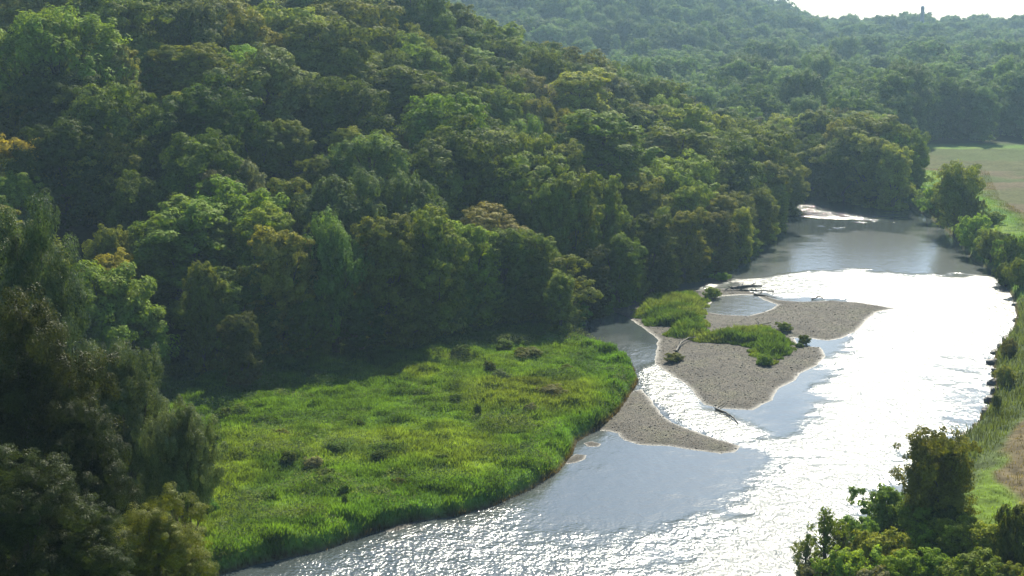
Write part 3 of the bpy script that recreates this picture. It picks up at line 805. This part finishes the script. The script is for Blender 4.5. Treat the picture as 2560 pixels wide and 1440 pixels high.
# ------------------------------------------------------------------ trees and shrubs of the right bank and foreground
def by_px(key, px, base_py, wpx, hpx, tint, name, zone_, zg=1.5):
    p = at(px, base_py, zg); zz = hz(p[0], p[1]); p = at(px, base_py, zz)
    D = math.hypot(p[0], p[1]); sl = math.hypot(D, CAMH)
    return put_tree(key, float(p[0]), float(p[1]), wpx * sl / F, hpx * sl / F * 1.03, tint, name, zone_)
def special(label, group, *a, cat=None, **k):
    r = by_px(*a, **k); TREES.pop(); n = a[6]
    tag(r, label, cat or {'shrub': 'shrub', 'weed_clump': 'weeds'}.get(n, 'tree'), group); return r
G1 = 'trees and shrubs along the right river bank'
special('leafy tree alone on the right bank in front of the brown field', G1, 'bushtree', 2392, 588, 135, 165, 'light', 'bank_tree', '')
special('narrow young tree at the field corner, left of the lone bank tree', G1, 'bushtree', 2276, 520, 70, 88, 'light', 'bank_tree', '')
special('low bush filling the gap between young tree and lone bank tree', G1, 'shrub', 2318, 545, 70, 45, 'light', 'shrub', '')
special('bush at the foot of the lone bank tree, on its river side', G1, 'shrub', 2345, 565, 50, 50, 'olive', 'shrub', '')
special('rounded bush overhanging the water below the lone bank tree', G1, 'shrub', 2437, 655, 85, 80, 'light', 'shrub', '')
special('bush at the waterline where the right bank starts to curve down', G1, 'shrub', 2475, 680, 70, 75, 'olive', 'shrub', '')
special('upright dark bush on the bank against the right picture edge', G1, 'shrub', 2522, 690, 60, 90, 'mid', 'shrub', '')
special('low bush at the widest point of the right bank', G1, 'shrub', 2512, 722, 60, 60, 'olive', 'shrub', '')
special('green bush up on the bank below the field, near the right edge', G1, 'shrub', 2460, 600, 60, 30, 'bright', 'shrub', '')
special('olive scrubby bush among the rocks at the right waterline', G1, 'shrub', 2522, 890, 50, 45, 'olive', 'shrub', '')
special('olive scrubby bush, lower of two beside the waterline rocks', G1, 'shrub', 2515, 962, 50, 45, 'olive', 'shrub', '')
special('small olive bush hanging over the water below the rocks', G1, 'shrub', 2490, 1020, 30, 34, 'olive', 'shrub', '')
special('large dense rounded tree standing in the lower right by the river', G1, 'bushtree', 2345, 1315, 200, 240, 'olive', 'bank_tree', '')
for lab, px, by, w_, h_, t_ in [('bright bush on the bank slope just below the lone bank tree', 2430, 600, 60, 45, 'bright'),
 ('light bush beside the rounded one overhanging the water', 2462, 640, 70, 60, 'light'), ('light bush on the bank slope at the right edge, above the upright dark bush', 2500, 640, 80, 55, 'light'),
 ('bright bush touching the right edge above the widest river point', 2545, 660, 70, 70, 'bright'), ('olive bush touching the right edge below the upright dark bush', 2550, 720, 60, 70, 'olive'),
 ('small light bush at the waterline left of the rounded overhanging one', 2418, 632, 50, 50, 'light'), ('low bright bush on top of the right bank beneath the field', 2480, 560, 60, 30, 'bright'),
 ('bright bush between the lone bank tree and the narrow young tree', 2352, 560, 80, 70, 'bright'), ('light leafy bush at the left foot of the narrow young tree', 2262, 512, 50, 50, 'light'),
 ('light bush right against the lone bank tree on its right', 2425, 575, 60, 90, 'olive')]:
    special(lab, G1, 'shrub', px, by, w_, h_, t_, 'shrub', '')
special('deep green bush at the foot of the large rounded tree, left half', G1, 'shrub', 2305, 1335, 130, 75, 'mid', 'shrub', '')
special('mid-green bush at the foot of the large rounded tree, right half', G1, 'shrub', 2375, 1340, 130, 75, 'deep', 'shrub', '')
G2 = 'shrubs in the lower right corner'
for lab, px, by, w_, h_, t_, k_, nm in [
 ('grey-green willow shrub touching the left side of the large rounded tree', 2215, 1330, 130, 115, 'willow', 'shrub', 'shrub'),
 ('soft willow shrub left of the grey-green one, nearer the water', 2150, 1385, 120, 100, 'willow', 'shrub', 'shrub'),
 ('thin leaning sapling reaching over the bright water', 2062, 1440, 100, 190, 'light', 'sparse', 'sapling'),
 ('second sparse sapling, half hidden behind the leaning one', 2100, 1425, 70, 130, 'grey', 'sparse', 'sapling'),
 ('grey twiggy sapling at the far left of the corner thicket', 2012, 1470, 80, 150, 'grey', 'sparse', 'sapling'),
 ('low grey shrub at the left foot of the corner thicket', 2030, 1500, 130, 100, 'grey', 'shrub', 'shrub'),
 ('light shrub at the bottom edge below the leaning sapling', 2110, 1490, 160, 120, 'light', 'shrub', 'shrub'),
 ('broad light green shrub in front of the willow shrubs', 2200, 1440, 170, 110, 'light', 'shrub', 'shrub'),
 ('bright shrub in the middle of the corner thicket', 2250, 1485, 150, 100, 'bright', 'shrub', 'shrub'),
 ('green shrub directly below the large rounded tree', 2310, 1400, 140, 90, 'bright', 'shrub', 'shrub'),
 ('bright green shrub on the right foot of the large rounded tree', 2405, 1380, 140, 80, 'bright', 'shrub', 'shrub'),
 ('bright shrub at the bottom edge under the large rounded tree', 2340, 1480, 150, 100, 'bright', 'shrub', 'shrub'),
 ('light shrub right of the large rounded tree, beside the dry strip', 2470, 1400, 130, 85, 'light', 'shrub', 'shrub'),
 ('dark tall shrub in the extreme lower right corner', 2535, 1430, 110, 165, 'dark', 'shrub', 'shrub'),
 ('mid-green shrub on the bottom edge near the right corner', 2440, 1480, 170, 95, 'light', 'shrub', 'shrub'),
 ('light green shrub on the bottom edge at the right corner', 2540, 1500, 130, 90, 'light', 'shrub', 'shrub'),
 ('grey shrub in the bottom edge gap left of the bright thicket shrub', 2175, 1520, 130, 100, 'grey', 'shrub', 'shrub')]:
    special(lab, G2, k_, px, by, w_, h_, t_, nm, '')

# bushes on the island and weeds in the meadow
G3 = 'small bushes on the gravel island'
for lab, px, by, w_, h_, t_ in [('round green bush at the pond end of the grass mound', 1778, 740, 50, 28, 'bright'),
 ('round green bush above the middle grass mound on the gravel', 1962, 826, 42, 22, 'bright'),
 ('little mid-green bush at the notch of the gravel island', 2010, 856, 34, 26, 'mid'),
 ('smallest bush, just below the one at the island notch', 1998, 866, 24, 12, 'mid'),
 ('grassy tussock alone in the shallows upstream of the island', 1806, 696, 46, 20, 'bright'),
 ('brownish dry bush on the left side of the gravel island', 1685, 900, 50, 22, 'brown'),
 ('round tuft at the tip of the middle grass mound', 1912, 912, 40, 24, 'bright')]:
    p = at(px, by, .3); D = math.hypot(p[0], p[1]); sl = math.hypot(D, CAMH)
    r = put_tree('shrub', float(p[0]), float(p[1]), w_ * sl / F, h_ * sl / F, t_, 'bush', '', zoff=max(.05, float(isl_height(np.array([p[0]]), np.array([p[1]]))[0]) + .04)); TREES.pop()
    tag(r, lab, 'bush', G3)
WEEDS = [(783,1172,60,30,'grey','broad grey-green weed patch in the left middle of the meadow'),(840,1128,60,24,'deep','dark weed patch just above the broad grey-green one'),
 (881,1030,26,14,'deep','small dark weed tuft near the shaded meadow edge, left of centre'),(901,1062,26,16,'deep','dark weed tuft just below the small one by the shaded edge'),
 (1035,1084,30,14,'deep','dark weed tuft in the middle of the meadow'),(1194,1046,22,34,'deep','tall thin dark weed standing right of the meadow middle'),
 (1276,1050,44,20,'deep','dark weed mound left of a pale one, right half of the meadow'),(1330,1040,60,26,'grey','pale grey weed mound in the right half of the meadow'),
 (1262,872,60,24,'deep','deep green weed mound at the top of the meadow beside the forest'),(1320,884,90,18,'olive','long low olive weed strip near the meadow top'),
 (1379,985,90,22,'brown','brownish long weed strip near the right tip of the meadow'),(860,1232,30,26,'deep','dark weed tuft near the river edge, left of a stalk'),
 (862,1268,20,36,'deep','thin dark stalk weed above the shaded river bank'),(1138,1005,40,24,'deep','dark weed tuft on the yellow strip of the meadow'),
 (1251,948,60,24,'grey','pale leafy weeds below the deep green mound'),(1225,928,40,26,'mid','mid-green weed tuft beside the forest shadow tip'),
 (1292,1092,40,20,'deep','dark weed tuft above the river edge, right half'),(1312,1118,30,14,'deep','small dark weed tuft nearest the river, right half'),
 (722,1160,50,30,'deep','dark weed tuft left of the broad grey-green patch'),(814,1192,50,26,'mid','mid-green weed tuft below the broad grey-green patch'),
 (1225,1066,34,18,'mid','mid-green weed tuft below the tall thin weed'),(560,1048,50,36,'deep','dark weed mound at the left end of the meadow shade line'),
 (600,1038,50,34,'mid','mid-green weed mound next to the left end of the shade line'),(994,1220,50,24,'olive','olive weed tuft near the lower river edge'),
 (520,1285,70,36,'deep','dark weed patch at the left foot of the meadow by the creek'),(1150,905,60,40,'deep','dark bush where the forest shadow meets the meadow'),
 (700,1090,50,22,'olive','olive weed tuft in the left part of the meadow'),(950,1150,50,22,'deep','deep green weed tuft at the meadow centre, below the dark one'),
 (1420,930,50,22,'mid','mid-green weed tuft near the meadow tip'),(1100,1150,44,20,'mid','mid-green weed tuft in the lower centre of the meadow')]
for px, by, w_, h_, t_, lab in WEEDS:
    special(lab, 'weed clumps in the meadow', 'weed', px, by, w_, h_, t_, 'weed_clump', '')

# foreground trees of the near slope, left
G4 = 'dark trees of the near slope at the left edge'
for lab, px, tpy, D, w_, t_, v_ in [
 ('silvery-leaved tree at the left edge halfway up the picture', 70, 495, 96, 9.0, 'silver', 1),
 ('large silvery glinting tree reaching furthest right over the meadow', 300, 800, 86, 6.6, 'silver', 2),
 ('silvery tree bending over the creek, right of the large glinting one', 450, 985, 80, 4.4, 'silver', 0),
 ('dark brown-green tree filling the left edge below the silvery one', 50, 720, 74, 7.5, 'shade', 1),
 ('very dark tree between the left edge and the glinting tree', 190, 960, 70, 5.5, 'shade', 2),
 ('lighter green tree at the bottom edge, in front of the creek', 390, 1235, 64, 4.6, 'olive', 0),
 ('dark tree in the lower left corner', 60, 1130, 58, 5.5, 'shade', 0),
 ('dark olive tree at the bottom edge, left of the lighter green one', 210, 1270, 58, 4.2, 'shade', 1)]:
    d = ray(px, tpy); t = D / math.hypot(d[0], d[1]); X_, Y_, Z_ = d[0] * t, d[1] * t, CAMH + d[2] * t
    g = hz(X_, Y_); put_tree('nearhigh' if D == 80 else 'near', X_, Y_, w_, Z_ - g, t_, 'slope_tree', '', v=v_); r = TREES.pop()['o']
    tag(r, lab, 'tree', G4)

special('dark shrub by the creek at the left end of the meadow', G4, 'shrub', 452, 1290, 90, 75, 'dark', 'shrub', '')
special('mid-green shrub under the silvery tree, left end of the meadow', G4, 'shrub', 500, 1225, 80, 60, 'mid', 'shrub', '')
# ------------------------------------------------------------------ labels of the wood
def ordw(n):
    w_ = ['first','second','third','fourth','fifth','sixth','seventh','eighth','ninth','tenth','eleventh','twelfth','thirteenth','fourteenth','fifteenth','sixteenth','seventeenth','eighteenth','nineteenth','twentieth']
    return w_[n] if n < 20 else str(n + 1) + {1:'st',2:'nd',3:'rd'}.get((n + 1) % 10 if (n + 1) % 100 not in (11,12,13) else 0, 'th')
rows = {}
for t in TREES:
    dh = float(sdf(HILL, np.array([t['x']]), np.array([t['y']]))[0])
    if t['zone'] == 'hill': key = ('hill', int(max(0, dh) // 9))
    else: key = ('flat', int((t['y'] - 320) // 25))
    rows.setdefault(key, []).append(t)
for (zn, k), ts in rows.items():
    ts.sort(key=lambda t: t['px'])
    for i, t in enumerate(ts):
        kind_ = {'willow': 'willow-like tree', 'cone': 'pointed conifer', 'tall': 'tall tree'}.get(t['key'], 'round-crowned tree')
        if zn == 'hill':
            where = 'front row along the meadow and river' if k == 0 else ordw(k) + ' row up the left hillside'
        else: where = ordw(k) + ' row back beyond the river bend'
        tag(t['o'], f"{WORD[t['tint']]} {kind_}, {ordw(i)} from the left, {where}", 'tree',
            'trees of the left hillside' if zn == 'hill' else 'trees beyond the river bend')

# ------------------------------------------------------------------ driftwood, rocks, far building and silo
def log(name, label, pts, r, mat=M_DRIFT, zg=.35, twigs=0):
    W_ = [np.array([*at(px, py, zg), zg + dz]) for px, py, dz in pts]
    paths = [(W_, list(np.linspace(r, r * .35, len(W_))))]
    for i in range(twigs):
        k = random.randrange(len(W_) - 1); f = random.random(); s = W_[k] * (1 - f) + W_[k + 1] * f
        e = s + np.array([random.uniform(-1.3, 1.3), random.uniform(-1, 1), random.uniform(.15, .7)])
        paths.append(([s, (s + e) / 2 + rng.normal(size=3) * .08, e], [r * .4, r * .28, r * .1]))
    c = np.mean([q for q in W_], 0)
    root = empty(name, tuple(W_[0]))
    m = tubes([( [q - W_[0] for q in p], rr) for p, rr in paths[:1]], name, mat, 8); link('stem', m, root)
    if twigs: link('twigs', tubes([([q - W_[0] for q in p], rr) for p, rr in paths[1:]], name + '_twigs', mat, 5), root)
    tag(root, label, 'driftwood', 'driftwood logs')
log('driftwood_log', 'long dark branch lying across the middle of the gravel island', [(1770,832,0),(1812,836,.1),(1842,824,.2),(1880,818,.15),(1925,812,.25)], .14, twigs=5)
log('driftwood_log', 'short dark log beside the thick end of the long branch', [(1768,840,0),(1800,836,.05),(1822,834,.1)], .18, twigs=2)
log('driftwood_log', 'dark curved branch bordering the gravel left of the middle mound', [(1690,880,.1),(1702,862,.25),(1722,850,.3),(1790,848,.1)], .15, twigs=7)
log('driftwood_log', 'thick dark log stranded at the upstream edge of the pond', [(1830,722,0),(1862,718,.15),(1905,717,.15)], .35, zg=.1, twigs=6)
log('driftwood_log', 'long thin dark log in the shallows right of the stranded thick one', [(1800,728,0),(1860,727,.1),(1935,729,.05)], .22, zg=.1, twigs=6)
log('driftwood_log', 'low branch reaching from the pond into the white water', [(1885,736,0),(1915,741,.1),(1940,747,.1)], .14, zg=.1, twigs=4)
log('driftwood_log', 'small dark snag breaking the white water above the island', [(2030,748,0),(2050,744,.2),(2062,748,0)], .12, zg=.1, twigs=5)
log('driftwood_log', 'broken branch trailing downstream from the island foot', [(1790,1022,0),(1815,1034,.1),(1835,1048,.1),(1845,1058,0)], .13, zg=.05, twigs=8)
log('driftwood_log', 'pale bleached log lying at the forest end of the meadow', [(1366,824,.9),(1376,833,.3),(1384,840,.1)], .16, M_DRIFT_PALE, .1)

def rock_mesh(seed):
    import bmesh
    bm = bmesh.new(); bmesh.ops.create_icosphere(bm, subdivisions=3, radius=1)
    r_ = np.random.default_rng(seed); pl = r_.normal(size=(9, 3)); pl /= np.linalg.norm(pl, axis=1, keepdims=True)
    for v in bm.verts:
        p = np.array(v.co)
        for q in pl:
            d = p @ q
            if d > .72: p = p - q * (d - .72) * .85
        v.co = p * (1 + .05 * r_.normal())
    me = bpy.data.meshes.new('rock'); bm.to_mesh(me); bm.free(); me.materials.append(M_ROCK); return me
RK = [rock_mesh(s) for s in range(4)]
k = 0
RP = [(2533,760),(2540,800),(2536,835),(2520,850),(2502,866),(2488,880),(2496,900),(2478,905),(2486,925),(2500,945),(2482,955),(2490,980),(2478,1000),(2470,1030),(2462,1052),(2445,1068),(2430,1084),(2508,920),(2515,880),(2420,1095)]
for i, (px, py) in enumerate(RP):
    p = at(px + 4, py, .2); s = random.uniform(.45, 1.0)
    o = link('boulder', RK[i % 4]); o.location = (p[0], p[1], .1); o.scale = (s * 1.2, s, s * .75); o.rotation_euler = (0, 0, random.uniform(0, 6))
    tag(o, f'dark boulder at the right waterline, {ordw(i)} counting down from the river bend', 'rock', 'boulders along the right waterline')

def box(name, sx, sy, sz, mat, parent, loc=(0, 0, 0)):
    V = [(a * sx / 2, b * sy / 2, c * sz) for c in (0, 1) for b in (-1, 1) for a in (-1, 1)]
    Fc = [(0,2,3,1),(4,5,7,6),(0,1,5,4),(2,6,7,3),(0,4,6,2),(1,3,7,5)]
    o = link(name, mesh_np(name, V, Fc, 4, mat), parent); o.location = loc; return o
D = 1130.0
p = ray(2307, 14); t = D / math.hypot(p[0], p[1]); sx_, sy_, sz_ = p[0] * t, p[1] * t, CAMH + p[2] * t
g = hz(sx_, sy_)
root = empty('silo', (sx_, sy_, g)); tag(root, 'slim pale silo tower standing above the trees on the skyline', 'silo')
H_ = sz_ - g
link('silo_wall', tubes([([np.array([0,0,-1.0]), np.array([0,0,H_*.5]), np.array([0,0,H_-1.2])], [1.3,1.3,1.3])], 'silo_wall', M_CONCRETE, 20), root)
link('silo_dome', tubes([([np.array([0,0,H_-1.25]), np.array([0,0,H_-.6]), np.array([0,0,H_-.1]), np.array([0,0,H_])], [1.38,1.15,.6,.02])], 'silo_dome', M_ROOFGREY, 20), root)
# pale roof glimpsed in the far wood
q = ray(1745, 243); X_, Y_ = solve(1745, 243, 14) or (60, 470)
# ------------------------------------------------------------------ haze
def haze():
    me_o = box('haze', 5200, 3300, 103, None, None, (0, 1380, -3))
    M = NT('haze_air'); v = M.n('ShaderNodeVolumePrincipled')
    v.inputs['Color'].default_value = (.52, .78, 1.0, 1); v.inputs['Density'].default_value = .00017; v.inputs['Anisotropy'].default_value = .35
    M.l(v.outputs[0], M.out.inputs['Volume']); me_o.data.materials.append(M.m)
    tag(me_o, 'thin pale blue haze filling the valley air', 'haze', kind='stuff')
haze()
